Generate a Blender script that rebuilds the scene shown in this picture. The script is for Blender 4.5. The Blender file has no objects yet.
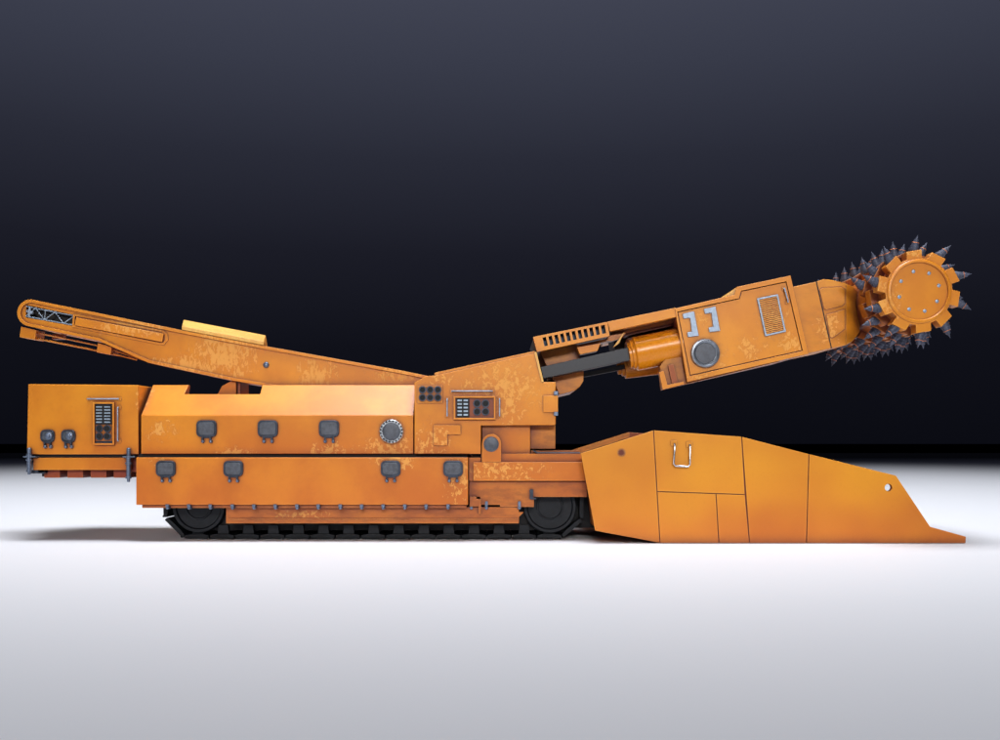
import bpy, bmesh, math, random
from mathutils import Vector, Matrix
random.seed(7)
scene = bpy.context.scene
C = scene.collection
D = 12.0            # camera distance to the nearest side plane (y = 0)
K = D / 945.0       # metres per drawing unit in that plane
H = 99.5 * K        # eye height
def S(Y): return (D + Y) / D * K
def W(u, v, Y):     # side-elevation drawing coordinate -> world point
    return Vector(((u - 500) * S(Y), Y, H + (444 - v) * S(Y)))

# ------------------------------------------------------------------ materials
def newmat(name):
    m = bpy.data.materials.new(name); m.use_nodes = True
    nt = m.node_tree; nt.nodes.clear()
    out = nt.nodes.new('ShaderNodeOutputMaterial')
    b = nt.nodes.new('ShaderNodeBsdfPrincipled')
    nt.links.new(b.outputs[0], out.inputs[0])
    return m, nt, b
def nd(nt, t, **kw):
    n = nt.nodes.new(t)
    for k, v in kw.items(): setattr(n, k, v)
    return n
def setin(nt, n, i, v):
    if hasattr(v, 'is_output'): nt.links.new(v, n.inputs[i])
    else: n.inputs[i].default_value = v
def M(nt, op, a, b=0.0, c=0.0, clamp=False):
    n = nd(nt, 'ShaderNodeMath', operation=op, use_clamp=clamp)
    setin(nt, n, 0, a); setin(nt, n, 1, b); setin(nt, n, 2, c)
    return n.outputs[0]
def smooth(nt, v, lo, hi):
    n = nd(nt, 'ShaderNodeMapRange', interpolation_type='SMOOTHSTEP')
    setin(nt, n, 0, v); n.inputs[1].default_value = lo; n.inputs[2].default_value = hi
    return n.outputs[0]
def mix(nt, f, a, b, mode='MIX'):
    n = nd(nt, 'ShaderNodeMix', data_type='RGBA', blend_type=mode)
    setin(nt, n, 0, f); setin(nt, n, 6, a); setin(nt, n, 7, b)
    return n.outputs[2]
def noise(nt, vec, scale, detail=6, rough=.6, dist=0):
    n = nd(nt, 'ShaderNodeTexNoise')
    nt.links.new(vec, n.inputs['Vector'])
    n.inputs['Scale'].default_value = scale; n.inputs['Detail'].default_value = detail
    n.inputs['Roughness'].default_value = rough; n.inputs['Distortion'].default_value = dist
    return n.outputs[0]
def scaled(nt, vec, s, rot=(0,0,0)):
    n = nd(nt, 'ShaderNodeMapping'); nt.links.new(vec, n.inputs[0])
    n.inputs['Scale'].default_value = s; n.inputs['Rotation'].default_value = rot
    return n.outputs[0]

def paint(name, base=(.74,.222,.010), worn=(.93,.45,.09), patches=(), rough=.42, grime_shade=.8, general=.0, depth=.3, streak=0, nowear=False, zr=(.1, 2.3)):
    m, nt, b = newmat(name)
    geo = nd(nt, 'ShaderNodeNewGeometry'); pos = geo.outputs['Position']
    sep = nd(nt, 'ShaderNodeSeparateXYZ'); nt.links.new(pos, sep.inputs[0])
    big = noise(nt, pos, 1.3 if not nowear else .7, 4 if not nowear else 2, .55)
    fine = noise(nt, pos, 26, 6, .65)
    col = mix(nt, smooth(nt, big, .35, .68), (base[0]*.90, base[1]*.84, base[2]*.85, 1), (min(1,base[0]*1.06), base[1]*1.12, base[2]*1.2, 1))
    col = mix(nt, M(nt, 'MULTIPLY', smooth(nt, fine, .5, .75), .13), col, (base[0]*.7, base[1]*.55, base[2], 1))
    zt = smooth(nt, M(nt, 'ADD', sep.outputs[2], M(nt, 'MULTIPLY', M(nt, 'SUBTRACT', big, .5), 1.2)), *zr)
    tint = mix(nt, zt, (.93, .80, 1.35, 1), (1.02, 1.17, .85, 1))  # vertical light gradient painted into the colour: golden above, redder below
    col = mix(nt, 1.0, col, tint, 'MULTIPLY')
    # worn patches of lighter primer
    mask = None
    for (u, v, ru, rv) in patches:
        p = W(u, v, depth); ru *= S(depth); rv *= S(depth)
        dx = M(nt, 'MULTIPLY', M(nt, 'SUBTRACT', sep.outputs[0], p.x), 1/ru)
        dz = M(nt, 'MULTIPLY', M(nt, 'SUBTRACT', sep.outputs[2], p.z), 1/rv)
        d = M(nt, 'SQRT', M(nt, 'ADD', M(nt, 'MULTIPLY', dx, dx), M(nt, 'MULTIPLY', dz, dz)))
        f = M(nt, 'SUBTRACT', 1.0, d, clamp=True)
        mask = f if mask is None else M(nt, 'MAXIMUM', mask, f)
    sv = scaled(nt, pos, (2.0, 2.0, .85) if streak else (1.6, 1.6, 1.3))
    n1 = noise(nt, sv, 11, 7, .68, .6)
    if nowear:
        wear = M(nt, 'MULTIPLY', smooth(nt, n1, .74, .78), .25); halo = M(nt, 'MULTIPLY', smooth(nt, n1, .66, .76), .12)
    elif mask is not None:
        t = M(nt, 'ADD', n1, M(nt, 'MULTIPLY', M(nt, 'SQRT', mask), .32 if streak else .27))
        wear = M(nt, 'MULTIPLY', smooth(nt, t, .715, .765), M(nt, 'GREATER_THAN', mask, .001))
        halo = M(nt, 'MULTIPLY', smooth(nt, t, .63, .73), .28)
        halo = M(nt, 'MULTIPLY', halo, M(nt, 'GREATER_THAN', mask, .02))
    else:
        wear = smooth(nt, n1, .74, .78); halo = M(nt, 'MULTIPLY', smooth(nt, n1, .70, .76), .3)
    col = mix(nt, halo, col, (.50, .13, .03, 1))
    col = mix(nt, M(nt, 'MULTIPLY', wear, .68), col, (*worn, 1))
    # rubbed edges, which also paint in bright edge highlights
    bev = nd(nt, 'ShaderNodeBevel', samples=4); bev.inputs[0].default_value = .022
    dp = nd(nt, 'ShaderNodeVectorMath', operation='DOT_PRODUCT')
    nt.links.new(bev.outputs[0], dp.inputs[0]); nt.links.new(geo.outputs['Normal'], dp.inputs[1])
    edge = smooth(nt, M(nt, 'SUBTRACT', 1.0, dp.outputs['Value']), .02, .25)
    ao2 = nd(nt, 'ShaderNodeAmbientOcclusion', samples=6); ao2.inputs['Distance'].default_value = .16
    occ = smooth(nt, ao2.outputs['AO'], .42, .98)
    en = M(nt, 'MULTIPLY', edge, smooth(nt, noise(nt, pos, 9, 5, .7), .30, .55))
    en = M(nt, 'MULTIPLY', en, occ)
    col = mix(nt, M(nt, 'MULTIPLY', en, .5), col, (.95, .52, .16, 1))
    # joint grime plus crevice shade, painted into the colour by occlusion
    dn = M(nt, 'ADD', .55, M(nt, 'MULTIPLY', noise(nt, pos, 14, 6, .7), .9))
    g = M(nt, 'MULTIPLY', M(nt, 'SUBTRACT', 1.0, occ), M(nt, 'MULTIPLY', dn, grime_shade), clamp=True)
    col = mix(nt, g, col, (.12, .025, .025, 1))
    if general:
        gn = smooth(nt, noise(nt, scaled(nt, pos, (.6, 1, 1.6)), 5, 7, .7), .42, .66)
        col = mix(nt, M(nt, 'MULTIPLY', gn, general), col, (.17, .04, .018, 1))
    nt.links.new(col, b.inputs['Base Color'])
    r = M(nt, 'ADD', rough, M(nt, 'MULTIPLY', M(nt, 'SUBTRACT', fine, .5), .22))
    nt.links.new(M(nt, 'ADD', r, M(nt, 'MULTIPLY', wear, .12)), b.inputs['Roughness'])
    b.inputs['Specular IOR Level'].default_value = .42
    bp = nd(nt, 'ShaderNodeBump'); bp.inputs['Strength'].default_value = .22; bp.inputs['Distance'].default_value = .01
    hgt = M(nt, 'SUBTRACT', M(nt, 'MULTIPLY', fine, .25), M(nt, 'MULTIPLY', wear, .5))
    nt.links.new(hgt, bp.inputs['Height']); nt.links.new(bp.outputs[0], b.inputs['Normal'])
    return m
def metal(name, col, rough=.45, metallic=.6, var=.35, sc=18, spec=.5):
    m, nt, b = newmat(name)
    geo = nd(nt, 'ShaderNodeNewGeometry')
    n = noise(nt, geo.outputs['Position'], sc, 6, .65)
    c = mix(nt, smooth(nt, n, .3, .7), tuple(x*(1-var) for x in col)+(1,), tuple(min(1, x*(1+var)) for x in col)+(1,))
    bev = nd(nt, 'ShaderNodeBevel', samples=4); bev.inputs[0].default_value = .012
    dp = nd(nt, 'ShaderNodeVectorMath', operation='DOT_PRODUCT')
    nt.links.new(bev.outputs[0], dp.inputs[0]); nt.links.new(geo.outputs['Normal'], dp.inputs[1])
    edge = smooth(nt, M(nt, 'SUBTRACT', 1.0, dp.outputs['Value']), .02, .3)
    c = mix(nt, M(nt, 'MULTIPLY', edge, .5), c, tuple(min(1, x*2.4+.02) for x in col)+(1,))
    nt.links.new(c, b.inputs['Base Color'])
    nt.links.new(M(nt, 'ADD', rough-.12, M(nt, 'MULTIPLY', n, .24)), b.inputs['Roughness'])
    b.inputs['Metallic'].default_value = metallic; b.inputs['Specular IOR Level'].default_value = spec
    return m
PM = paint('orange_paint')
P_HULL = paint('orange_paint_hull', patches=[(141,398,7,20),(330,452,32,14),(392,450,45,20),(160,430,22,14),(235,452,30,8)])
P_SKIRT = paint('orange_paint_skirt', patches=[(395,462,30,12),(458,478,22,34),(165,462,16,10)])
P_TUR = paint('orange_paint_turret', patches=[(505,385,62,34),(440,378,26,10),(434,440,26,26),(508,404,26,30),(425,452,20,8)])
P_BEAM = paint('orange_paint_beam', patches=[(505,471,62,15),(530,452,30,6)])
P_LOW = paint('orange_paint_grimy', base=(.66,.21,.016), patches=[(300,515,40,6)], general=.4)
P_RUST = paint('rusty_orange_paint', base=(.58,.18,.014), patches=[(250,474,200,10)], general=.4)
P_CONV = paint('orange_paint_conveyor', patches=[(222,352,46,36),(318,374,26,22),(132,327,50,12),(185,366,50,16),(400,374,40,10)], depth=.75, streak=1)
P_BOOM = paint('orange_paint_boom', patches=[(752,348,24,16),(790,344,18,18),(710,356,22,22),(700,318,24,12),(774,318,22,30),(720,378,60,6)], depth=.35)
P_NECK = paint('orange_paint_neck', base=(.74,.24,.018), patches=[(835,325,20,24)], general=.15, grime_shade=.55)
P_DRUM = paint('orange_paint_cutter', patches=[(917,252,30,10),(880,300,30,40)], depth=-.3, grime_shade=.6)
P_APR = paint('orange_paint_apron', base=(.76,.248,.012), patches=[], zr=(-.1,1.25), grime_shade=.6, nowear=True, depth=0, rough=.40)
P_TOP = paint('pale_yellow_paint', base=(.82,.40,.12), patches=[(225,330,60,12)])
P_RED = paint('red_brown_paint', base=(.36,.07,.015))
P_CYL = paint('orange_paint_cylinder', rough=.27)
P_CORE = paint('dark_drum_paint', base=(.50,.13,.012), general=.5, grime_shade=.9)  # darker drum orange with brown mottling, for barrel and rear rings
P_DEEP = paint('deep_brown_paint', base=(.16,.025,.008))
DARK = metal('dark_steel', (.045,.055,.078), .42, .5)
COVER = metal('grey_cover_plate', (.085,.095,.118), .5, .3, .25)
TRACKM = metal('black_track_steel', (.007,.009,.013), .36, .3, .4, spec=.4)
BLACK = metal('black_recess', (.006,.006,.008), .7, .0, .3)
CHROME = metal('bright_steel', (.62,.68,.76), .25, .95, .12)
LIGHTM = metal('pale_grey_paint', (.30,.38,.50), .45, .35, .2)
PICKM = metal('blue_grey_pick_steel', (.062,.072,.115), .55, .15, .35)
PICKR = metal('orange_pick_band', (.55,.16,.05), .5, .1, .2)
ROD = metal('dark_piston_steel', (.020,.023,.031), .4, .3, .15)
STEEL = metal('blue_steel_bolt', (.15,.19,.27), .45, .7, .2)
BLUED = metal('dark_blue_recess', (.02,.035,.07), .5, .3)

# ------------------------------------------------------------------ mesh builder
class MB:
    def __init__(s): s.bm = bmesh.new(); s.mi = 0
    def _f(s, vs):
        try:
            f = s.bm.faces.new(vs); f.material_index = s.mi; return f
        except ValueError: return None
    def loops(s, loops, caps=True, close=True):
        L = [[s.bm.verts.new(p) for p in lp] for lp in loops]
        n = len(L[0])
        for a, b in zip(L, L[1:]):
            for i in range(n if close else n-1):
                j = (i+1) % n; s._f([a[i], a[j], b[j], b[i]])
        if caps: s._f(list(reversed(L[0]))); s._f(L[-1])
        return s
    def prism(s, poly, Y0, Y1, ref=None):
        f = [W(u, v, Y0 if ref is None else ref) for u, v in poly]
        if ref is not None: f = [Vector((p.x, Y0, p.z)) for p in f]
        b = [Vector((p.x, Y1, p.z)) for p in f]
        return s.loops([f, b])
    def box(s, u0, v0, u1, v1, Y0, Y1): return s.prism([(u0,v0),(u1,v0),(u1,v1),(u0,v1)], Y0, Y1)
    def ring(s, outer, inner, Y0, Y1):
        fo = [W(u,v,Y0) for u,v in outer]; fi = [W(u,v,Y0) for u,v in inner]
        bo = [Vector((p.x,Y1,p.z)) for p in fo]; bi = [Vector((p.x,Y1,p.z)) for p in fi]
        return s.loops([fo, bo, bi, fi, fo], caps=False) if False else s._ring(fo, bo, bi, fi)
    def _ring(s, *ls):
        L = [[s.bm.verts.new(p) for p in lp] for lp in ls]; n = len(L[0])
        for k in range(4):
            a, b = L[k], L[(k+1) % 4]
            for i in range(n):
                j = (i+1) % n; s._f([a[i], a[j], b[j], b[i]])
        return s
    def frame(s, u0, v0, u1, v1, t, Y0, Y1):
        return s.ring([(u0,v0),(u1,v0),(u1,v1),(u0,v1)], [(u0+t,v0+t),(u1-t,v0+t),(u1-t,v1-t),(u0+t,v1-t)], Y0, Y1)
    def cyl(s, u, v, r, Y0, Y1, n=32, r2=None, ref=None):
        k = S(Y0 if ref is None else ref); c = W(u, v, Y0 if ref is None else ref); r2 = r if r2 is None else r2
        f = [Vector((c.x+math.cos(a)*r*k, Y0, c.z+math.sin(a)*r*k)) for a in (2*math.pi*i/n for i in range(n))]
        b = [Vector((c.x+math.cos(a)*r2*k, Y1, c.z+math.sin(a)*r2*k)) for a in (2*math.pi*i/n for i in range(n))]
        return s.loops([f, b])
    def lathe_y(s, u, v, prof, n=40, ref=None):   # prof: [(r_px, Y)], axis across the machine
        ref = prof[0][1] if ref is None else ref
        k = S(ref); c = W(u, v, ref)
        L = [[Vector((c.x+math.cos(2*math.pi*i/n)*r*k, Y, c.z+math.sin(2*math.pi*i/n)*r*k)) for i in range(n)] for r, Y in prof]
        return s.loops(L)
    def tube(s, pts, r, n=10, r2=None):
        pts = [Vector(p) for p in pts]; L = []
        for i, p in enumerate(pts):
            d = (pts[min(i+1, len(pts)-1)] - pts[max(i-1, 0)]).normalized()
            x = d.cross(Vector((0,1,0)));
            if x.length < .05: x = d.cross(Vector((1,0,0)))
            x.normalize(); y = d.cross(x)
            rr = r if r2 is None else r + (r2-r)*i/(len(pts)-1)
            L.append([p + (x*math.cos(2*math.pi*k/n) + y*math.sin(2*math.pi*k/n))*rr for k in range(n)])
        return s.loops(L)
    def sweep(s, p0, p1, prof, n=28):    # prof [(t along, radius m)]
        p0 = Vector(p0); p1 = Vector(p1); d = (p1-p0); L = []; dn = d.normalized()
        x = dn.cross(Vector((0,1,0))).normalized(); y = dn.cross(x)
        for t, r in prof:
            L.append([p0 + d*t + (x*math.cos(2*math.pi*k/n) + y*math.sin(2*math.pi*k/n))*r for k in range(n)])
        return s.loops(L)

def obj(name, mb, mats, parent=None, bevel=0.0, seg=2, ang=35, label=None):
    bm = mb.bm
    bmesh.ops.recalc_face_normals(bm, faces=bm.faces)
    c = Vector((0,0,0))
    if bm.verts:
        lo = Vector([min(v.co[i] for v in bm.verts) for i in range(3)]); hi = Vector([max(v.co[i] for v in bm.verts) for i in range(3)])
        c = (lo+hi)/2
    for v in bm.verts: v.co -= c
    me = bpy.data.meshes.new(name); bm.to_mesh(me); bm.free()
    for m in (mats if isinstance(mats, (list, tuple)) else [mats]): me.materials.append(m)
    for p in me.polygons: p.use_smooth = True
    me.set_sharp_from_angle(angle=math.radians(ang))
    o = bpy.data.objects.new(name, me); C.objects.link(o)
    place(o, c, parent)
    if label: o['label'] = label
    if bevel:
        md = o.modifiers.new('bevel', 'BEVEL'); md.width = bevel; md.segments = seg
        md.limit_method = 'ANGLE'; md.angle_limit = math.radians(40); md.harden_normals = True
        md.use_clamp_overlap = True
    return o
def place(o, world, parent):
    o['_w'] = list(world)
    if parent is not None:
        o.parent = parent; o.location = Vector(world) - Vector(parent['_w'])
    else: o.location = world
def dup(o, world, parent, rot=None):
    c = o.copy(); C.objects.link(c); place(c, world, parent)
    if rot is not None: c.rotation_euler = rot
    return c
def cut(o, mb):
    t = obj('cutter_tmp', mb, BLACK)
    bpy.context.view_layer.update()
    md = o.modifiers.new('cut', 'BOOLEAN'); md.operation = 'DIFFERENCE'; md.object = t; md.solver = 'EXACT'
    keep = [m for m in o.modifiers if m.type == 'BEVEL']
    for m in keep: m.show_viewport = False
    dg = bpy.context.evaluated_depsgraph_get(); dg.update()
    me = bpy.data.meshes.new_from_object(o.evaluated_get(dg))
    o.modifiers.remove(md); o.data = me
    for m in keep: m.show_viewport = True
    bpy.data.objects.remove(t)

# ------------------------------------------------------------------ setting
fl = MB(); g = [(-220,-60,0),(220,-60,0),(220,120,0),(-220,120,0)]
fl._f([fl.bm.verts.new(p) for p in g])
m, nt, b = newmat('matt_white_floor')
geo = nd(nt, 'ShaderNodeNewGeometry')
n1 = noise(nt, geo.outputs['Position'], .35, 4, .5); n2 = noise(nt, geo.outputs['Position'], 60, 4, .6)
c = mix(nt, n1, (.750,.770,.825,1), (.765,.785,.838,1)); sp_ = nd(nt, 'ShaderNodeSeparateXYZ'); nt.links.new(geo.outputs['Position'], sp_.inputs[0])
c = mix(nt, smooth(nt, sp_.outputs[1], 38, 78), c, (.0, .0, .0, 1))     # light falloff painted into the floor colour, black in the distance
nt.links.new(c, b.inputs['Base Color'])
nt.links.new(M(nt,'ADD',.5,M(nt,'MULTIPLY',n2,.1)), b.inputs['Roughness']); b.inputs['Specular IOR Level'].default_value = .04
FLOORM = m
fo = obj('floor', fl, FLOORM); fo['kind'] = 'structure'

# ------------------------------------------------------------------ the machine
root = bpy.data.objects.new('roadheader', None); C.objects.link(root)
root.empty_display_size = .5
place(root, (0, 1.2, 0), None)
root['label'] = 'orange crawler-tracked tunnelling machine with a raised toothed cutting head, standing on a white floor'
root['category'] = 'mining machine'

# small fittings -----------------------------------------------------------
def oct_poly(u, v, w, h, c, n=1):
    w /= 2; h /= 2
    pts = []
    for sx, sy in ((1,-1),(1,1),(-1,1),(-1,-1)):
        cx, cy = u+sx*(w-c), v+sy*(h-c)
        a0 = {(1,-1):-90,(1,1):0,(-1,1):90,(-1,-1):180}[(sx,sy)]
        for k in range(4):
            a = math.radians(a0 + 30*k); pts.append((cx+c*math.cos(a), cy+c*math.sin(a)))
    return pts
def latch(u, v, Y, parent, w=19.5, h=16, knob=False):
    b = MB()
    b.prism(oct_poly(u, v, w, h, 4.2), Y-.030, Y+.01)
    o = obj('latch_cover', b, DARK, parent, .006)
    i = MB(); i.prism(oct_poly(u, v, w-4, h-4, 3), Y-.040, Y-.028)
    obj('cover_plate', i, COVER, o, .005)
    for s in (-1, 1):
        q = MB()
        q.box(u+s*w*.2-.9, v+h/2-.3, u+s*w*.2+.9, v+h/2+4.3, Y-.028, Y+.004)
        obj('hinge_arm', q, DARK, o, .003)
        q = MB(); q.lathe_y(u+s*w*.2, v+h/2+4.6, [(.5,Y-.045),(1.25,Y-.040),(1.6,Y-.028),(1.6,Y+.002)], 16)
        obj('bolt', q, STEEL, o)
    q = MB(); q.box(u-w*.2-1, v+h/2-.2, u+w*.2+1, v+h/2+1.1, Y-.022, Y+.004); obj('hinge_bar', q, DARK, o, .003)
    if knob:
        q = MB(); q.lathe_y(u, v, [(1.0,Y-.085),(2.0,Y-.082),(2.2,Y-.06),(3.4,Y-.055),(3.8,Y-.036)], 24); obj('knob', q, STEEL, o, .002)
    return o
def grab_rail(u0, v0, u1, v1, Y, parent, r=.008, out=.045):
    q = MB(); a, b = W(u0,v0,Y), W(u1,v1,Y); d = Vector((0,-out,0)); e = (b-a).normalized()*.012
    q.tube([a+Vector((0,.01,0)), a+d*.8, a+d+e, b+d-e, b+d*.8, b+Vector((0,.01,0))], r, 10)
    o = obj('grab_rail', q, LIGHTM, parent)
    for p in ((u0,v0),(u1,v1)):
        q = MB(); q.box(p[0]-1.8, p[1]-1.8, p[0]+1.8, p[1]+1.8, Y-.012, Y+.004); obj('rail_foot', q, PM, o, .003)
    return o
def gauge_on(u, v, r, Y, parent):
    q = MB(); q.ring([(u+math.cos(a)*r, v+math.sin(a)*r) for a in (i*math.pi/12 for i in range(24))],
                     [(u+math.cos(a)*r*.74, v+math.sin(a)*r*.74) for a in (i*math.pi/12 for i in range(24))], Y-.022, Y+.002)
    o = obj('gauge', q, DARK, parent, .002)
    q = MB(); q.cyl(u,v,r*.76,Y-.012,Y,20); obj('gauge_glass', q, BLACK, parent)
    return o

# rear housing --------------------------------------------------------------
YH = .30
b = MB(); b.prism([(28,384),(138,385),(138.5,454.5),(26.6,454.5)], YH, 2.2)
rear = obj('rear_housing', b, P_HULL, root, .012)
b = MB(); b.box(33,457.5,131,470,YH+.02,2.1); obj('sill_beam', b, PM, rear, .008)
b = MB(); b.box(30,454.5,136,457.5,YH+.06,2.1); obj('dark_joint', b, BLACK, rear)
b = MB()
for u in (44, 67.2, 90.5, 113.5): b.box(u,470,u+15.8,477.8,YH+.12,1.9)
obj('underside_lugs', b, P_RED, rear, .006)
b = MB(); b.box(42,470,133,476.5,YH+.45,1.8); obj('underside_tray', b, BLACK, rear)
b = MB(); b.box(131,455,141,472,YH+.08,2.0); obj('coupling', b, P_RED, rear, .006)
b = MB(); b.prism([(31,470),(38,470),(38,472.5),(45,472.5),(45,470),(45,473.5),(31,473.5)],YH+.05,YH+.4); obj('bracket', b, DARK, rear)
for u, v0, v1 in ((29.2,448,474.5),(128.5,448,482)):
    b = MB(); Yp = YH-.03; cy = Yp
    p0, p1 = W(u,v0,cy), W(u,v1,cy); L = (p1-p0).length; k = S(cy)
    b.sweep(p0, p1, [(0,1.4*k),(.02,1.9*k),(.25,1.9*k),(.25,2.9*k),(.30,2.9*k),(.30,2.2*k),(.42,2.2*k),(.42,3.2*k),(.48,3.2*k),(.48,2.1*k),(.84,2.1*k),(.84,2.9*k),(.90,2.9*k),(.90,1.6*k),(1,1.4*k)], 16)
    b.box(u-6,456.2,u+6,457.4,YH-.05,YH+.1)
    obj('pivot_pin', b, STEEL, rear)
latch(47,436,YH,root,14,12.5,True); latch(67.8,436,YH,root,14,12.5,True)
# rear control panel
def control_panel(u0, v0, u1, v1, Y, vertical):
    b = MB(); b.frame(u0,v0,u1,v1,1.8,Y-.045,Y+.004)
    o = obj('control_panel', b, PM, root, .005)
    q = MB(); q.box(u0+1.8,v0+1.8,u1-1.8,v1-1.8,Y-.008,Y+.003); obj('panel_backing', q, P_RED if not vertical else BLUED, o)
    return o
cp = control_panel(92.6,402,114,445,YH,True)
q = MB(); q.box(94.6,405,112,424.5,YH-.02,YH-.004); obj('key_block', q, BLACK, cp)
q = MB()
for r in range(6):
    for c_ in range(2): q.box(96+c_*8.2,406.3+r*3.05,101.8+c_*8.2,407.5+r*3.05,YH-.032,YH-.018)
obj('keys', q, LIGHTM, cp)
for u in (99,107):
    for v in (428.6,436.4): gauge_on(u,v,3.7,YH-.008,cp)
q = MB(); q.box(95,424.5,112,441,YH-.012,YH-.006); obj('gauge_plate', q, P_LOW, cp)
grab_rail(88.5,399,119.5,399,YH,root); grab_rail(119,407.5,119,441,YH,root)

# hull (upper body) ----------------------------------------------------------
def hull_seg(u0, u1, vtop, dy):
    Y = YH; vb = 415.5; vf = 454
    Yt = Y + dy
    k = S(Y); x0 = (u0-500)*k; x1 = (u1-500)*k
    zb = H+(444-vf)*k; zm = H+(444-vb)*k; zt = H+(444-vtop)*S(Yt)
    prof = [(Y,zb),(Y,zm),(Yt,zt),(Yt+.07,zt),(Yt+.07,zm+.06),(2.2,zm+.06),(2.2,zb)]
    return [Vector((x0,y,z)) for y,z in prof], [Vector((x1,y,z)) for y,z in prof]
b = MB()
zz = .42
b.loops(list(hull_seg(141,413.5,385,zz)))
hull = obj('hull', b, P_HULL, root, .008)
cm = MB(); cm.prism([(189,360),(260.5,360),(260.5,394.3),(185,394.3)], -.5, 3, ref=YH+.32); cut(hull, cm)
b = MB(); b.box(139,453.5,467,458,YH+.05,2.1); obj('hull_joint', b, BLACK, hull)
b = MB(); b.prism([(216.4,396),(222,386),(229,382),(236,379),(236,396)], .85, 1.5)
obj('boom_bracket', b, PM, hull, .006)
b = MB(); b.box(238,378,240,396,.88,.96); obj('boom_prop', b, P_RED, hull)
for u in (206.2,267.5,328.8): latch(u,428.6,YH,root,20,16.5)
b = MB(); b.lathe_y(391.2,431.5,[(9.2,YH-.05),(11.6,YH-.05),(12.4,YH-.035),(12.4,YH+.01)],48)
port = obj('filler_port', b, CHROME, root, .002)
b = MB(); b.lathe_y(391.2,431.5,[(6,YH-.066),(8.0,YH-.064),(9,YH-.056),(9,YH-.04)],40); obj('port_cover', b, COVER, port)
for i in range(20):
    a = 2*math.pi*(i+.5)/20
    q = MB(); q.cyl(391.2+10.7*math.cos(a),431.5+10.7*math.sin(a),.85,YH-.058,YH-.045,10); obj('port_bolt', q, BLACK, port)

# skirt ----------------------------------------------------------------------
YS = .20
b = MB(); b.box(136,457.5,468,505,YS,.52); skirt = obj('side_skirt', b, P_SKIRT, root, .010)
b = MB(); b.box(142,505,466.5,508,YS+.05,.52); obj('skirt_lip', b, P_RUST, skirt, .005)
b = MB(); Yf = 2.2-YS; p = [(136,457.5),(468,457.5),(468,505),(136,505)]
b.loops([[Vector((W(u,v,YS).x, 1.9, W(u,v,YS).z)) for u,v in p],[Vector((W(u,v,YS).x, 2.25, W(u,v,YS).z)) for u,v in p]])
obj('side_skirt', b, P_SKIRT, root, .010)
for u in (165.4,233,390.5,453): latch(u,468.6,YS,root,19.5,15.5)
for u in (167,188.5,210,232,253.5,275,296.7,318,340,361.4,383,404.7,426,448):
    q = MB(); q.box(u-1.5,504.6,u+1.5,507,YS-.012,YS+.06); q.lathe_y(u,508,[(.6,YS-.03),(1.5,YS-.022),(1.8,YS-.005),(1.8,YS+.06)],12)
    obj('skirt_bolt', q, STEEL, skirt)
b = MB(); b.prism([(226,507),(519,507),(519,512),(524,512),(519,517),(519,523.5),(226,523.5)], .34, .44)
tg = obj('track_guard', b, P_LOW, root, .006)
b = MB(); b.box(228,518.5,518,520,.33,.35); obj('guard_rib', b, P_RUST, tg, .003)

# crawler tracks ---------------------------------------------------------------
YT = .52; TW = .52
k = S(YT)
def wp(u, v): p = W(u, v, YT); return p.x, p.z
def crawler(y0, near):
    b = MB()
    b.loops([[Vector((wp(u,v)[0],y,wp(u,v)[1])) for u,v in ((208,478),(540,478),(540,531),(208,531))] for y in (y0+.14,y0+TW-.12)])
    tr = obj('crawler_track', b, BLACK, root)
    path = [(184,536.4),(562,536.4),(581.5,519),(582,495),(563,477),(183,477),(165,495),(165.5,518)]
    pts = [wp(*p) for p in path]
    n = len(pts)
    shoe = None
    for i in range(n):
        (x0,z0),(x1,z1) = pts[i], pts[(i+1)%n]
        L = math.hypot(x1-x0,z1-z0); cnt = max(1, round(L/(25.1*k))); st = L/cnt
        for j in range(cnt):
            t0 = (j+.5)/cnt; cx, cz = x0+(x1-x0)*t0, z0+(z1-z0)*t0
            a = math.atan2(z1-z0, x1-x0)
            if True:
                q = MB(); hl = st*.5-.010*1.0; th = 2.1*k
                pr = [(-hl,-th),(hl-.03,-th),(hl-.02,-th-.012),(hl,-th-.012),(hl,th*.6),(hl*.55,th),(-hl*.55,th),(-hl,th*.6)]
                q.loops([[Vector((x,y,z)) for x,z in pr] for y in (0,TW)])
                ln = [(-hl*.48,th),(hl*.48,th),(hl*.40,th+9*k),(-hl*.40,th+9*k)]
                if cnt > 3: q.loops([[Vector((x,y,z)) for x,z in ln] for y in (.06,.12)]); q.loops([[Vector((x,y,z)) for x,z in ln] for y in (TW-.12,TW-.06)])
                R = Matrix.Rotation(-a, 4, 'Y'); T = Matrix.Translation((cx, y0, cz))
                bmesh.ops.transform(q.bm, matrix=T@R, verts=q.bm.verts)
                obj('track_shoe', q, TRACKM, tr, .004)
    for (u,v) in ((198,506.5),(550,506.8)):
        q = MB()
        cx, cz = wp(u,v)
        def LY(prof, n_=56): 
            return [[Vector((cx+math.cos(2*math.pi*i/n_)*r*k, y0+y, cz+math.sin(2*math.pi*i/n_)*r*k)) for i in range(n_)] for r,y in prof]
        q.loops(LY([(9,.035),(11.5,.035),(12.2,.02),(13.2,.02),(13.8,.045),(22,.045),(23.2,.02),(25.8,.02),(26.6,.035),(26.6,.16),(23,.17),(23,TW-.17),(26.6,TW-.16),(26.6,TW-.03),(24,TW-.02),(9,TW-.03)]))
        obj('drive_wheel', q, TRACKM, tr, 0)
    for u in range(222, 540, 25):
        q = MB(); cx, cz = wp(u, 521)
        q.loops([[Vector((cx+math.cos(2*math.pi*i/24)*9*k, y, cz+math.sin(2*math.pi*i/24)*9*k)) for i in range(24)] for y in (y0+.15,y0+TW-.13)])
        obj('road_roller', q, TRACKM, tr)
    return tr
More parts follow.
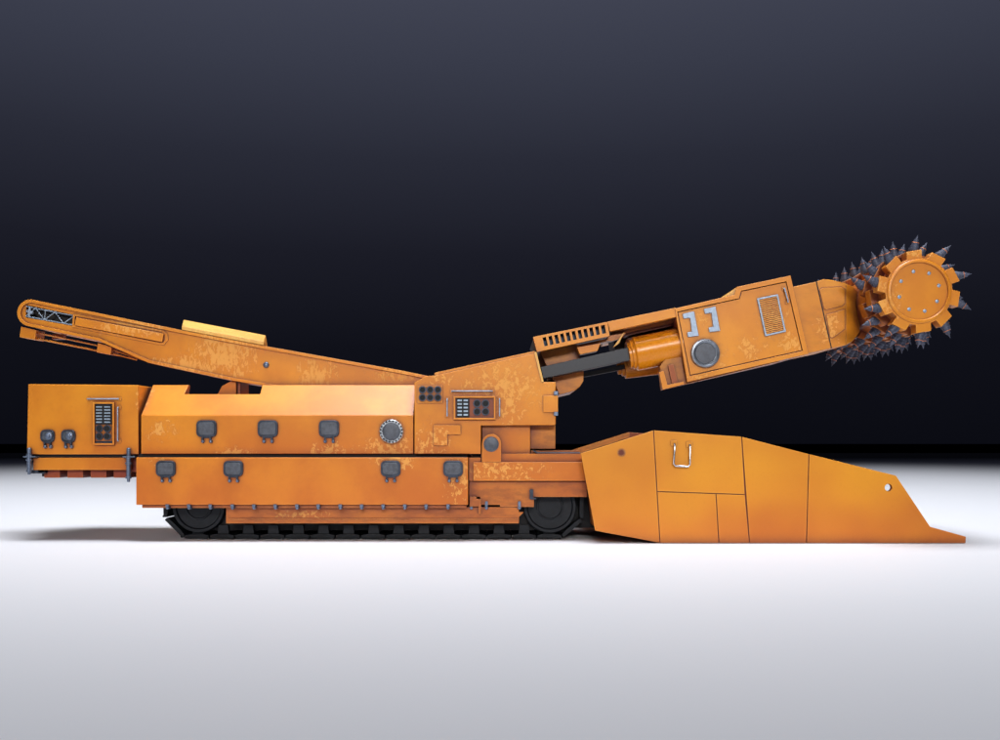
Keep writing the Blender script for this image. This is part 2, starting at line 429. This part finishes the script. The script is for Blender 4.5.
crawler(YT, True); crawler(2.4-YT-TW, False)
b = MB(); b.box(180,480,583,519,.85,1.5); obj('chassis', b, BLACK, root)
b = MB(); b.box(560,497,605,528,.75,1.6); obj('front_axle_block', b, BLACK, root)

# turret -----------------------------------------------------------------------
YU = .27
b = MB(); b.prism([(414.4,382.6),(425.5,376.2),(434.5,375.5),(536,352.8),(543,382),(555.7,382),(555.7,425),(481,425.5),(481,454),(414.4,454)], YU, 2.1)
tur = obj('turret', b, P_TUR, root, .010)
b = MB(); b.prism([(434.5,375.6),(434.5,372.8),(534.5,351),(536,352.9)], YU+.015, 2.0); obj('turret_top_strip', b, P_TUR, tur, .004)
b = MB(); b.prism([(534.2,352.6),(536.4,351.6),(543.8,382),(541.6,382)], YU-.014, YU+.01); obj('edge_strip', b, P_TOP, tur, .003)
b = MB(); b.box(482,425,530.2,462,YU+.10,2.0); obj('recessed_panel', b, P_TUR, tur, .006)
b = MB(); b.box(530.2,425,555.4,449,YU+.2,1.9); obj('rear_recess_panel', b, P_LOW, tur, .006)
b = MB()
tab = [(481.8,462)]+[(491.5+9.6*math.cos(math.radians(a)),443.5-9.6*math.sin(math.radians(a))) for a in range(180,-1,-15)]+[(501.2,462)]
b.prism(tab, YU-.01, YU+.12); tb = obj('pivot_tab', b, P_TUR, tur, .006)
b = MB(); b.lathe_y(491.2,444.3,[(5.8,YU-.035),(6.8,YU-.03),(7,YU-.015),(7.6,YU-.012),(7.6,YU)],36); obj('pivot_cap', b, COVER, tur)
b = MB(); b.prism([(433.7,425),(460.6,425),(460.6,434.5),(447.3,434.5),(447.3,445.6),(433.7,445.6)], YU-.022, YU+.01); obj('l_shaped_plate', b, P_TUR, tur, .004)
b = MB(); b.box(543.2,395.5,558,412.4,YU-.02,YU+.15); hp = obj('hinge_plate', b, P_TUR, tur, .005)
for v in (393.2,413.8):
    b = MB(); b.box(554,v-1.8,558,v+1.8,YU-.03,YU+.03); obj('hinge_pin', b, STEEL, tur, .004)
# speaker-like vent of six round ports
b = MB(); b.box(417.4,385.4,442.6,403,YU-.02,YU+.006); pv = obj('port_cluster', b, P_TUR, root, .004)
for u in (422.4,430.1,437.8):
    for v in (389.7,397.6):
        q = MB(); q.ring([(u+math.cos(a)*3.6, v+math.sin(a)*3.6) for a in (i*math.pi/12 for i in range(24))],
                     [(u+math.cos(a)*2.6, v+math.sin(a)*2.6) for a in (i*math.pi/12 for i in range(24))], YU-.045, YU-.015)
        o = obj('port_ring', q, DARK, pv, .002)
        q = MB(); q.cyl(u,v,2.7,YU-.026,YU-.015,20); obj('port_glass', q, BLACK, pv)
cp2 = control_panel(453.5,396,495.6,419.6,YU,False)
q = MB(); q.box(456.4,398.4,469.4,417.4,YU-.022,YU-.006); obj('key_block', q, BLACK, cp2)
q = MB()
for r in range(5):
    for c_ in range(2): q.box(457.6+c_*6,399.6+r*3.6,461.8+c_*6,401.2+r*3.6,YU-.034,YU-.020)
obj('keys', q, LIGHTM, cp2)
for u in (477,485.5):
    for v in (403.4,411.6):
        gauge_on(u,v,3.9,YU-.008,cp2)
grab_rail(452,391.2,492.5,391.2,YU,root); grab_rail(447.3,399,447.3,416,YU,root); grab_rail(499.6,399,499.6,416,YU,root)

# front beams --------------------------------------------------------------------
YB = .26
b = MB(); b.prism([(473,462),(584,462),(586,481),(473,481)], YB, 1.95); bm_ = obj('front_beam', b, P_BEAM, root, .008)
b = MB(); b.box(468.8,457.5,481,481,YB+.03,1.9); obj('beam_socket', b, P_BEAM, bm_, .006)
b = MB(); b.box(481,453.6,582,462.2,YB+.06,1.9); obj('upper_beam', b, P_TUR, bm_, .006)
b = MB(); b.box(531,450.6,579,453.8,YB+.12,1.8); obj('beam_cap', b, P_RUST, bm_, .006)
b = MB(); b.tube([W(533.5,450.2,YB+.05),W(537,452.8,YB+.05)],.012); b.tube([W(537,452.8,YB+.05),W(580,452.9,YB+.05)],.008); obj('cable', b, DARK, bm_)
b = MB(); b.prism([(469,481.3),(586.5,481.3),(587.5,497),(534,497),(534,507),(500,507),(500,505),(480,505),(480,497),(469,497)], YB+.07, .50)
lo = obj('wheel_arch_plate', b, P_LOW, bm_, .006)
b = MB(); b.prism([(469.5,496.6),(476.6,496.6),(476.6,499),(481,499),(481,514),(478.5,514),(478.5,506.5),(469.5,506.5)], YB+.03, .42); obj('bracket', b, P_RUST, bm_, .004)
b = MB(); b.prism([(529.8,489.5),(533.2,489.5),(533.2,497.8),(536,497.8),(536,499.4),(529.8,499.4)], YB+.035, YB+.08); obj('stop_plate', b, DARK, bm_, .003)
for u in (471.2,486.4,519.4):
    q = MB(); q.box(u-1.2,501.5,u+1.2,507,YB+.05,YB+.12); q.lathe_y(u,508,[(.6,YB+.03),(1.6,YB+.038),(1.6,YB+.12)],12); obj('beam_bolt', q, STEEL, bm_)

# loading apron --------------------------------------------------------------------
YA = 0.0; WA = 2.4
outer = [(580.4,453),(653.6,430),(741.7,436.4),(809,453.8),(896.3,475.3),(930.4,526.4),(966.4,536.5),(966,543.5),(660,543.3),(594.8,531)]
b = MB(); b.prism([(581.5,453.6),(653.6,431.4),(741.7,437.8),(809,455),(880,472.3),(880,542.8),(660,542.5),(595.6,530.4)], YA+.018, YA+.10)
ap = obj('loading_apron', b, P_RED, root)
def inset(poly, d):
    n = len(poly); out = []
    for i in range(n):
        p0 = Vector(poly[i-1]); p1 = Vector(poly[i]); p2 = Vector(poly[(i+1)%n])
        e1 = (p1-p0).normalized(); e2 = (p2-p1).normalized()
        n1 = Vector((-e1.y,e1.x)); n2 = Vector((-e2.y,e2.x)); s = (n1+n2); s = s/ max(.3, (1+n1.dot(n2)))
        out.append(tuple(p1+s*d))
    return out
panels = [ [(580.4,453),(653.6,430),(660,543.3),(594.8,531)],
  [(653.6,430),(741.7,436.4),(745.2,494.6),(657.1,491.6)],
  [(657.1,491.6),(716,493.6),(719,543.4),(660,543.3)],
  [(716,493.6),(745.2,494.6),(749.6,543.4),(719,543.4)],
  [(741.7,436.4),(809,453.8),(806.5,543.4),(749.6,543.4)] ]
for pl in panels:
    q = MB(); q.prism(inset(pl, .42), YA, YA+.03); obj('side_panel', q, P_APR, ap, .004)
# nose plate, bent slightly inwards ahead of the eye
q = MB()
nose = inset([(809,453.8),(896.3,475.3),(930.4,526.4),(966.4,536.5),(966,543.5),(893,543.4),(806.5,543.4)], .4)
fr = [W(u,v,YA) for u,v in nose]
for p in fr:
    if p.x > W(900,0,0).x: p.y += 0
q.loops([fr, [p+Vector((0,.07,0)) for p in fr]])
nz = obj('nose_plate', q, P_APR, ap, .005)
cm = MB(); cm.cyl(891.8,488,3.7,YA-.1,YA+.2,32); cut(nz, cm)
q = MB(); q.cyl(621.5,452.6,4.2,YA-.004,YA+.01,32); pg = obj('plug', q, P_RUST, ap)
q = MB(); q.cyl(621.5,452.6,3.2,YA-.008,YA,32); obj('plug_face', q, P_DEEP, pg)
# lifting handle
q = MB(); a = W(674,444,YA); d = W(689.3,445,YA); dn = W(673,466,YA); dr = W(689,466.8,YA)
o1 = Vector((0,-.055,0))
q.tube([a, a+o1*.8, a+o1+Vector((0,0,-.03)), dn+o1+Vector((0,0,.03)), dn+o1+Vector((.02,0,0.002)), dr+o1+Vector((-.02,0,.002)), dr+o1+Vector((0,0,.03)), d+o1+Vector((0,0,-.03)), d+o1*.8, d], .0115, 12)
lh = obj('lifting_handle', q, CHROME, root)
for p in ((674,443.2),(689.3,444.4)):
    q = MB(); q.box(p[0]-3,p[1]-2.6,p[0]+3,p[1]+2.8,YA-.016,YA+.004); obj('handle_foot', q, P_APR, lh, .004)
# far side plate, pan and ramp
xs = [W(u,v,YA) for u,v in outer]
q = MB(); q.loops([[Vector((p.x,WA-.1,p.z)) for p in xs],[Vector((p.x,WA,p.z)) for p in xs]]); obj('far_side_plate', q, P_RED, ap, .005)
q = MB(); r_ = [(590,478),(660,470),(780,500),(960,541.5),(660,542.5),(596,528)]
q.loops([[Vector((W(u,v,0).x,.10,W(u,v,0).z)) for u,v in r_],[Vector((W(u,v,0).x,WA-.1,W(u,v,0).z)) for u,v in r_]]); obj('loading_pan', q, P_LOW, ap)
q = MB(); r_ = [(580.8,452.8),(651,430.6),(651,436),(583,458)]
q.loops([[Vector((W(u,v,0).x,2.0,W(u,v,0).z)) for u,v in r_],[Vector((W(u,v,0).x,2.30,W(u,v,0).z)) for u,v in r_]]); obj('rim', q, P_LOW, ap)

# conveyor boom (tail) ---------------------------------------------------------------
YC = .78; YC1 = 1.66
def arc(cu, cv, r, a0, a1, n): return [(cu+r*math.cos(math.radians(a0+(a1-a0)*i/n)), cv-r*math.sin(math.radians(a0+(a1-a0)*i/n))) for i in range(n+1)]
end = arc(30.4,312.9,13.2,78,258,16)   # over the rounded end, counter-clockwise
end = arc(30.4,312.9,13.4,76,256,16)
out_c = end + [(98.5,340.8),(148.3,362.7),(231,380.3),(262,385.5),(330,398),(440,398),(440,378.5),(400,370.2),(269.4,346.8),(181,330)]
inn_c = arc(30.9,313.0,10.4,76,256,16) + [(99.3,337.9),(149,359.8),(231.6,377.4),(262.6,382.6),(331,395),(437,395),(437,381),(399.4,373.3),(268.9,349.9),(180.5,333.1)]
b = MB(); b.prism(out_c, YC+.02, YC1); conv = obj('conveyor_boom', b, P_CONV, root, .006)
cm = MB(); cm.prism([(25.5,304.6),(75.5,315.2),(73.5,325.8),(25,317.2)], YC-.2, YC+.16, ref=YC); cut(conv, cm)
b = MB(); b.ring(out_c, inn_c, YC-.006, YC+.03); obj('boom_rim', b, P_CONV, conv, .005)
# raised surround of the slot, then the bar in it
so = [(73,313.6),(163,330.2),(167.5,334),(168,340),(164,344.8),(160,345),(72,327)]
si = [(75,316),(161.5,332),(164.6,335),(165,339.5),(163,342.5),(160.5,342.8),(74,325.2)]
b = MB(); b.ring(so, si, YC+.008, YC+.03); obj('slot_surround', b, P_CONV, conv, .003)
b = MB(); b.prism([(76,317.4),(163.6,333.6),(162.0,342.0),(74.4,325.2)], YC-.02, YC+.05); obj('slide_bar', b, P_CONV, conv, .006)
b = MB(); b.prism([(25,304),(76,315),(74,326.5),(24.5,318)], YC+.14, YC+.155, ref=YC+.02); obj('slot_backing', b, BLACK, conv)
# lattice in the open window
def lattice(Y):
    q = MB(); t = lambda s: (26+ (74.5-26)*s, 306.2+(315.8-306.2)*s); bt = lambda s: (25.6+(73-25.6)*s, 316.2+(325-316.2)*s)
    q.tube([W(*t(0),Y),W(*t(1),Y)],.009,8); q.tube([W(*bt(0),Y),W(*bt(1),Y)],.009,8)
    n=5
    for i in range(n):
        s0=i/n; s1=(i+1)/n
        if i%2==0: q.tube([W(*bt(s0),Y),W(*t(s1),Y)],.008,8)
        else: q.tube([W(*t(s0),Y),W(*bt(s1),Y)],.008,8)
        if i in (1,4): q.tube([W(*bt(s1),Y),W(*t(s1),Y)],.006,8)
    return q
b = lattice(YC+.03); b.tube([W(30,306.5,YC+.03),W(29,317,YC+.03)],.016,8); b.tube([W(27,311,YC+.02),W(33,313,YC+.02)],.02,8); obj('lattice_brace', b, LIGHTM, conv)
# top cover, tilted towards the viewer
b = MB()
k = S(YC)
def cov(u, v):
    a0, a1, a2 = W(u-.4,v+9.4,YC-.01), W(u,v+5.6,YC-.01), W(u+1.6,v-.9,YC+.20)
    return [a0, a1, a2, Vector((a2.x,1.0,a2.z-.02)), Vector((a0.x,1.0,a0.z))]
b.loops([cov(181.8,320.4), cov(264,336)])
obj('top_cover', b, P_TOP, conv, .01)
b = MB(); q0=[(20.9,326.5),(36.3,330),(34.8,339.6),(19.4,337)]; b.prism(q0,YC+.05,YC+.30); obj('underslung_block', b, P_CONV, conv, .005); b = MB(); b.prism([(97.6,343),(111.6,346.8),(110.6,354.6),(96.6,352.2)],YC+.05,YC+.30)
ub = obj('underslung_block', b, P_CONV, conv, .005)
b = MB()
for Y in (YC+.12, YC+.24):
    b.tube([W(35,332.4,Y),W(98,345.6,Y)],.011,8); b.tube([W(35,338.2,Y),W(97,350.6,Y)],.014,8); b.tube([W(110,353,Y),W(137,359.8,Y)],.012,8); b.tube([W(110,349,Y),W(150,362,Y)],.012,8)
obj('tie_rods', b, P_LOW, conv)
b = MB(); b.box(52,334,63,339,YC+.2,YC+.3); obj('roller_mount', b, P_RED, conv)
b = MB(); b.lathe_y(265.6,364.8,[(.8,YC-.01),(2.2,YC-.004),(3.0,YC+.01),(3.0,YC+.03)],20); obj('boom_bolt', b, STEEL, conv)

# cutter boom -----------------------------------------------------------------------
YK = .36
# main box: border ring + base + inset panel
ob = [(675,309.8),(725.3,297.8),(737.6,286.5),(790.6,275.5),(808.6,353.9),(687.4,382)]
ob = [(675,308.5),(734.5,294.6),(737.0,286.8),(790.6,275.5),(808.6,353.9),(687.4,382)]
ib = [(677.2,311.8),(739.0,298.2),(741.4,290.8),(786.4,281.4),(802.8,350.8),(689.8,376.0)]
b = MB(); b.prism(ob, YK+.02, 2.05); boom = obj('cutter_boom', b, P_RED, root)
b = MB(); b.ring(ob, ib, YK-.012, YK+.05); obj('boom_frame', b, P_BOOM, boom, .006)
b = MB(); b.prism(inset(ib,.7), YK, YK+.04); obj('boom_side_panel', b, P_BOOM, boom, .005)
b = MB(); b.prism([(724.5,297.6),(730,292.6),(737.2,286.9),(740,292),(727,298.5)], YK+.01, 1.2); obj('boom_shoulder', b, P_TOP, boom, .004)
# bottom keel
b = MB(); b.prism([(662.8,389.8),(780,361.4),(776,360.5),(687.4,381.6),(684,370),(681,350),(676,345),(660,366)], YK+.08, .62)
obj('boom_keel', b, P_RUST, boom, .006)
b = MB(); b.prism([(659,372),(663.8,371),(667.5,385),(683.5,381.4),(684.2,384.2),(662.8,389.6)], YK+.02, YK+.10); obj('keel_edge', b, P_BOOM, boom, .004)
b = MB(); b.prism([(668,365),(673.5,364),(678,383),(672,384)], YK+.05, YK+.12); obj('keel_rib', b, P_RED, boom, .004)
# long upper rail with slots
def L2(p, q, t): return (p[0]+(q[0]-p[0])*t, p[1]+(q[1]-p[1])*t)
T0, T1 = (533.3,336.9), (607.3,321.8); B0_, B1_ = (537,351.8), (609.6,335.8)
b = MB()
tA, tB = 1.9/15, 10.5/15
b.prism([T0,T1,L2(T1,B1_,.16),L2(T0,B0_,.16)], YK, YK+.12)
b.prism([L2(T0,B0_,.76),L2(T1,B1_,.76),B1_,B0_], YK, YK+.12)
N = 11
us = []
lo_, hi_ = .115, .985
for i in range(N+1):
    c0 = 0 if i==0 else lo_+(hi_-lo_)*(i-1)/N + (hi_-lo_)/N*.60
    c1 = 1 if i==N else lo_+(hi_-lo_)*i/N
    if i==N: c0 = hi_-.025
    pA, pB = L2(T0,T1,c0), L2(T0,T1,c1); qA, qB = L2(B0_,B1_,c0), L2(B0_,B1_,c1)
    b.prism([L2(pA,qA,.16),L2(pB,qB,.16),L2(pB,qB,.76),L2(pA,qA,.76)], YK, YK+.12)
rail = obj('slotted_rail', b, P_BOOM, root)
b = MB(); b.prism([L2(T0,B0_,.05),L2(T1,B1_,.05),L2(T1,B1_,.95),L2(T0,B0_,.95)], YK+.12, 2.0); obj('rail_core', b, BLUED, rail)
b = MB(); b.prism([T1,(676,307.6),(677,316.8),(610,331.4)], YK, YK+.25); obj('upper_beam', b, P_BOOM, boom, .006)
b = MB(); b.prism([T1,(676,307.8),(678,322),(612,336)], YK+.25, 2.0); obj('beam_inner', b, P_RUST, boom, .004)
b = MB(); b.prism([(612,331),(677,317),(682,338),(640,345),(615,350)], YK+.75, 1.7); obj('inner_wall', b, BLACK, boom)
b = MB(); b.prism([(625,332),(675,321),(676,325),(626,336)], YK+.30, YK+.6); b.prism([(628,338),(676,327.5),(676,331),(630,341)], YK+.42, YK+.7); obj('inner_ledges', b, P_RED, boom, .004)
# linkage scraps around the piston
b = MB(); b.prism([(577,347.2),(600.6,343),(597.6,350.8),(580,354.4)], YK+.10, YK+.3); b.prism([(606,340.5),(610,335.4),(626,332.6),(622,337.6),(612,341)], YK+.14, YK+.3)
b.prism([(577,345),(609,338),(609,341),(577,348)], YK+.2, YK+.5)
obj('linkage_plates', b, P_BOOM, boom, .005)
b = MB(); b.prism([(622.4,334),(624.6,331.6),(619,343.4),(613,347.6)], YK+.04, YK+.10); obj('link_bar', b, P_TOP, boom, .003)
b = MB(); b.prism([(540,352),(577,344.5),(580,358),(583.6,372),(583.4,381),(580,386.5),(575,390.6),(559,394.6),(553,380)], YK+.34, 1.7)
obj('pivot_bracket', b, P_LOW, root, .008)
# piston and cylinders
b = MB(); b.prism([(540.5,367),(634,346.0),(636,359.0),(543.2,378.6)], YK+.12, YK+.34); obj('piston_rod', b, ROD, root, .006)
b = MB(); b.prism([(545,381),(640,361),(640,366),(546,384.5)], YK+.50, YK+.62); obj('lower_hose', b, BLACK, root, .006)
def ax(u, v, Y): return W(u, v, Y)
yc = YK+.24; k = S(yc)
b = MB(); p0, p1 = ax(627.5,355.4,yc), ax(684,344.2,yc); L = 1
b.sweep(p0, p1, [(0,10*k),(.005,13.4*k),(.055,13.6*k),(.06,15*k),(.105,15*k),(.11,15.6*k),(.13,17.0*k),(1,17.4*k)], 48)
obj('hydraulic_cylinder', b, P_CYL, root, .004)
yc2 = YK+.62; k = S(yc2)
b = MB(); p0, p1 = ax(617,368.8,yc2), ax(668,362,yc2)
b.sweep(p0, p1, [(0,4*k),(.01,6*k),(.07,6.4*k),(.08,8*k),(.13,8.4*k),(.14,11*k),(1,11.4*k)], 36)
obj('lower_cylinder', b, P_LOW, root, .004)
# fittings on the boom side
def rotated(pts, u, v): return [(p[0]+u, p[1]+v) for p in pts]
hook = [(682.7,314),(694.1,311.4),(698.8,335.7),(688.1,336.9),(687.4,332.5),(692.0,331.5),(690.2,317.7),(683.7,318.4)]
for du, dv in ((0,0),(21.4,-4.9)):
    b = MB(); b.prism(rotated(hook,du,dv), YK-.02, YK+.01); obj('hook_plate', b, LIGHTM, boom, .004)
b = MB(); b.lathe_y(705.6,353.2,[(10.8,YK-.036),(12.4,YK-.05),(14.0,YK-.045),(14.6,YK-.02),(14.6,YK+.01)],48); rp = obj('round_port', b, metal('brushed_ring',(.25,.28,.33),.35,.8,.2), root)
b = MB(); b.lathe_y(705.6,353.2,[(8,YK-.046),(10,YK-.045),(11,YK-.03)],48); obj('port_cover', b, COVER, rp)
# vent grille
G = [(757.2,298.4),(778.0,294.2),(786.0,331.6),(765.4,336.2)]
b = MB(); b.ring(G, inset(G,1.5), YK-.022, YK+.012); gr = obj('vent_grille', b, LIGHTM, root, .002)
b = MB(); b.prism(inset(G,1.4), YK-.006, YK+.004); obj('grille_backing', b, P_LOW, gr)
b = MB()
gi = inset(G,1.6); n = 19
for i in range(n):
    t0 = (i+.15)/n; t1 = (i+.72)/n
    a0, a1, c0, c1 = L2(gi[0],gi[3],t0), L2(gi[0],gi[3],t1), L2(gi[1],gi[2],t0), L2(gi[1],gi[2],t1)
    m_ = 10; top = []; bot = []
    for j in range(m_+1):
        s = j/m_; wv = .22*math.sin(s*math.pi*4)
        p = L2(a0,c0,s); r = L2(a1,c1,s); top.append((p[0],p[1]+wv)); bot.append((r[0],r[1]+wv))
    b.prism(top+bot[::-1], YK-.018, YK-.003)
obj('grille_louvres', b, P_BOOM, gr)
grab_rail(783.6,288.8,787.4,302.2,YK,root,.009,.04)
# neck / gearbox
YN = .56
nk = [(792,287.0),(816,281.6),(823.7,279),(833,280),(855,286.5),(864,296),(867,310),(863,331),(846,345.2),(831,348.4),(806.6,353.6)]
b = MB()
fp = [(792,287.0),(816,281.6),(823.7,279),(833,280),(846,283.4),(846,345.2),(831,348.4),(806.6,353.6)]
b.prism(fp, YN, 1.85)
e0 = [(846,283.4),(846,345.2)]; e1 = [(854,286.2),(853,341.4)]; e15=[(861,291),(859,336)]; e2 = [(867,299),(866,330)]
cols = []
for (top, bot), dy in ((e0,0),(e1,.03),(e15,.09),(e2,.22)):
    p, q_ = W(*top, YN), W(*bot, YN); p.y += dy; q_.y += dy; cols.append((p, q_))
L = []
for p, q_ in cols:
    L.append([p, q_, Vector((q_.x, 2.4-q_.y, q_.z)), Vector((p.x, 2.4-p.y, p.z))])
b.loops(L)
neck = obj('cutter_neck', b, P_NECK, root, .010, ang=25)
b = MB(); b.prism([(815.9,281.7),(816.9,281.3),(832.0,348.2),(831.0,348.4)], YN-.003, YN+.02); obj('neck_seam', b, BLACK, neck)
for pl in ([(819.5,290),(822,287.6),(841,286.6),(845,289),(845,303.5),(842,306),(826,310),(824,308.6)], [(826,314.4),(845,309),(845,329),(834,337.2),(832,338),(830,337)]):
    b = MB(); b.ring(inset(pl,-.45), inset(pl,.25), YN-.004, YN+.01); nc = obj('groove_outline', b, P_RED, neck)  # dark outline ring added to draw the groove around the cover
    b = MB(); b.prism(inset(pl,.3), YN-.012, YN+.02); obj('neck_cover', b, P_NECK, neck, .006)
# cutter head -----------------------------------------------------------------------
Y0 = -.30; kc = S(Y0); cc = W(917.4,291.8,Y0)
def cpt(r, a, y): return Vector((cc.x+r*kc*math.cos(a), y, cc.z+r*kc*math.sin(a)))
b = MB(); n_ = 64
prof = [(28.2,Y0+.01),(28.5,Y0-.060),(29.4,Y0-.072),(31,Y0-.068),(32,Y0-.055),(32.2,Y0+.03),(30,Y0+.10)]
prof = [(27.6,Y0+.06)] + prof
L = [[cpt(r, 2*math.pi*i/n_, y) for i in range(n_)] for r,y in prof]
b.loops(L); head = obj('cutter_head', b, P_DRUM, root)
b = MB(); b.loops([[cpt(r, 2*math.pi*i/n_, y) for i in range(n_)] for r,y in ((30,Y0+.07),(33,Y0+.09),(33.4,2.65),(30,2.72))]); obj('drum_barrel', b, P_CORE, head)
b = MB(); b.loops([[cpt(r,2*math.pi*i/n_,y) for i in range(n_)] for r,y in ((26.2,Y0-.012),(26.9,Y0-.004),(26.9,Y0+.058))]); obj('end_cover', b, P_DRUM, head)
for i in range(8):
    a = math.radians(106+45*i); p = cpt(20.5,a,0)
    q = MB(); q.loops([[Vector((p.x+r*kc*math.cos(t), y, p.z+r*kc*math.sin(t))) for t in (2*math.pi*j/14 for j in range(14))] for r,y in ((.7,Y0-.055),(1.7,Y0-.05),(2.3,Y0-.035),(2.3,Y0-.01))])
    obj('cover_bolt', q, LIGHTM, head)
# toothed rings and picks
NR, NT = 12, 10
pick_me = None
def make_pick():
    q = MB()
    prof = [(0,4.3,0),(2.5,5.0,0),(5.2,4.9,0),(5.25,4.2,0),(8.0,4.0,0),(8.05,3.5,0),(11.0,3.2,0),(11.05,3.5,1),(11.6,3.3,1),(11.65,2.7,0),(14.6,2.1,0),(14.62,1.4,0),(16.8,.8,0),(18.9,.25,0)]
    n=16; rings=[]
    for h,r,mi in prof: rings.append(([q.bm.verts.new((h*kc, r*kc*math.cos(2*math.pi*i/n), r*kc*math.sin(2*math.pi*i/n))) for i in range(n)], mi))
    for (a,m0),(c,m1) in zip(rings, rings[1:]):
        for i in range(n):
            q.mi = 1 if (m0 and m1) else 0; q._f([a[i],a[(i+1)%n],c[(i+1)%n],c[i]])
    q.mi = 0; q._f(rings[0][0][::-1]); q._f(rings[-1][0])
    bmesh.ops.recalc_face_normals(q.bm, faces=q.bm.faces)
    me = bpy.data.meshes.new('pick'); q.bm.to_mesh(me); q.bm.free()
    me.materials.append(PICKM); me.materials.append(PICKR)
    for p in me.polygons: p.use_smooth = True
    me.set_sharp_from_angle(angle=math.radians(30))
    return me
pick_me = make_pick()
pitch = (2.62-Y0)/NR
for r in range(NR):
    y0 = Y0 - .045 + r*pitch; y1 = y0 + pitch*.62
    ph = math.radians(97 + r*15.5)
    poly = []
    taper = 1.0
    b = MB(); mid = (y0+y1)/2
    for t in range(NT):
        a = ph - t*2*math.pi/NT
        w = .18
        pr = [(a+w*1.35, 33.6), (a+w*1.0, 41.2*taper), (a-w*1.05, 42.0*taper), (a-w*1.2, 33.6)]
        if .3 < mid < 2.15 and 120 < math.degrees(a)%360 < 240: continue
        poly += pr
    b.loops([[cpt(rr, aa, y) for aa, rr in poly] for y in (y0, y1)])
    obj('toothed_ring', b, P_DRUM if r == 0 else P_CORE, head, .006)
    for t in range(NT):
        a = ph - t*2*math.pi/NT - .02
        da = math.degrees(a) % 360
        if (.3 < mid < 2.15 and 125 < da < 235) or (0 < r < 3 and 165 < da < 215): continue
        p = cpt(38.6*taper, a, mid)
        o = bpy.data.objects.new('cutting_pick', pick_me); C.objects.link(o); place(o, p, head)
        tilt = a - math.radians(17) + random.uniform(-.04,.04)
        d = Vector((math.cos(tilt), random.uniform(-.10,.10) - (.12 if r==0 else 0), math.sin(tilt)))
        o.rotation_euler = d.to_track_quat('X','Z').to_euler()

# clean helper property
for o in scene.objects:
    if '_w' in o: del o['_w']

# ------------------------------------------------------------------ camera
cam = bpy.data.cameras.new('camera'); co = bpy.data.objects.new('camera', cam); C.objects.link(co)
cam.sensor_width = 36; cam.lens = 36*.945; cam.shift_y = .074; cam.clip_end = 1000
co.location = (0, -D, H); co.rotation_euler = (math.radians(90), 0, 0)
scene.camera = co

# ------------------------------------------------------------------ light
w = bpy.data.worlds.new('World'); scene.world = w; w.use_nodes = True
nt = w.node_tree; nt.nodes.clear()
out = nt.nodes.new('ShaderNodeOutputWorld'); bg = nt.nodes.new('ShaderNodeBackground'); nt.links.new(bg.outputs[0], out.inputs[0])
tc = nt.nodes.new('ShaderNodeTexCoord'); sp = nt.nodes.new('ShaderNodeSeparateXYZ'); nt.links.new(tc.outputs['Generated'], sp.inputs[0])
hyp = M(nt,'SQRT',M(nt,'ADD',M(nt,'MULTIPLY',sp.outputs[0],sp.outputs[0]),M(nt,'MULTIPLY',sp.outputs[1],sp.outputs[1])))
tanv = M(nt,'DIVIDE',sp.outputs[2],M(nt,'MAXIMUM',hyp,.001))
cr = nt.nodes.new('ShaderNodeValToRGB'); nt.links.new(M(nt,'MULTIPLY',tanv,1.0,clamp=True), cr.inputs[0])
def lin(c): 
    return tuple(((x/255+.055)/1.055)**2.4 if x/255>.04045 else x/255/12.92 for x in c)+(1,)
stops = [(0.0,(11,12,19)),(.10,(16,17,25)),(.20,(27,28,38)),(.30,(41,43,55)),(.40,(56,59,73)),(.48,(65,68,83)),(.7,(30,30,40)),(1.0,(10,10,14))]
el = cr.color_ramp.elements
el[0].position = 0; el[0].color = lin(stops[0][1]); el[1].position = 1; el[1].color = lin(stops[-1][1])
for p, c in stops[1:-1]:
    e = el.new(p); e.color = lin(c)
below = M(nt,'GREATER_THAN',tanv,0.0)
nt.links.new(mix(nt, below, (0,0,0,1), cr.outputs[0]), bg.inputs[0]); bg.inputs[1].default_value = 1.0

def area(name, loc, target, sx, sy, power, col, spread=180):
    l = bpy.data.lights.new(name, 'AREA'); l.shape = 'RECTANGLE'; l.size = sx; l.size_y = sy; l.energy = power; l.color = col
    l.spread = math.radians(spread)
    o = bpy.data.objects.new(name, l); C.objects.link(o); o.location = loc
    o.rotation_euler = (Vector(target)-Vector(loc)).to_track_quat('-Z','Y').to_euler(); return o
def spot(name, loc, target, half, blend, power, col, r):
    l = bpy.data.lights.new(name, 'SPOT'); l.spot_size = math.radians(half*2); l.spot_blend = blend; l.energy = power; l.color = col
    l.shadow_soft_size = r
    o = bpy.data.objects.new(name, l); C.objects.link(o); o.location = loc
    o.rotation_euler = (Vector(target)-Vector(loc)).to_track_quat('-Z','Y').to_euler(); return o
spot('overhead_spot', (0, -1, 40), (0, 15, 0), 36.3, .52, 91000, (.965, .975, 1), 9)
area('front_softbox', (1, -30, 12), (0.5, 2, 3.4), 22, 4, 415, (1, .955, .90), 32)

scene.view_settings.view_transform = 'Standard'; scene.view_settings.look = 'None'; scene.view_settings.exposure = 0
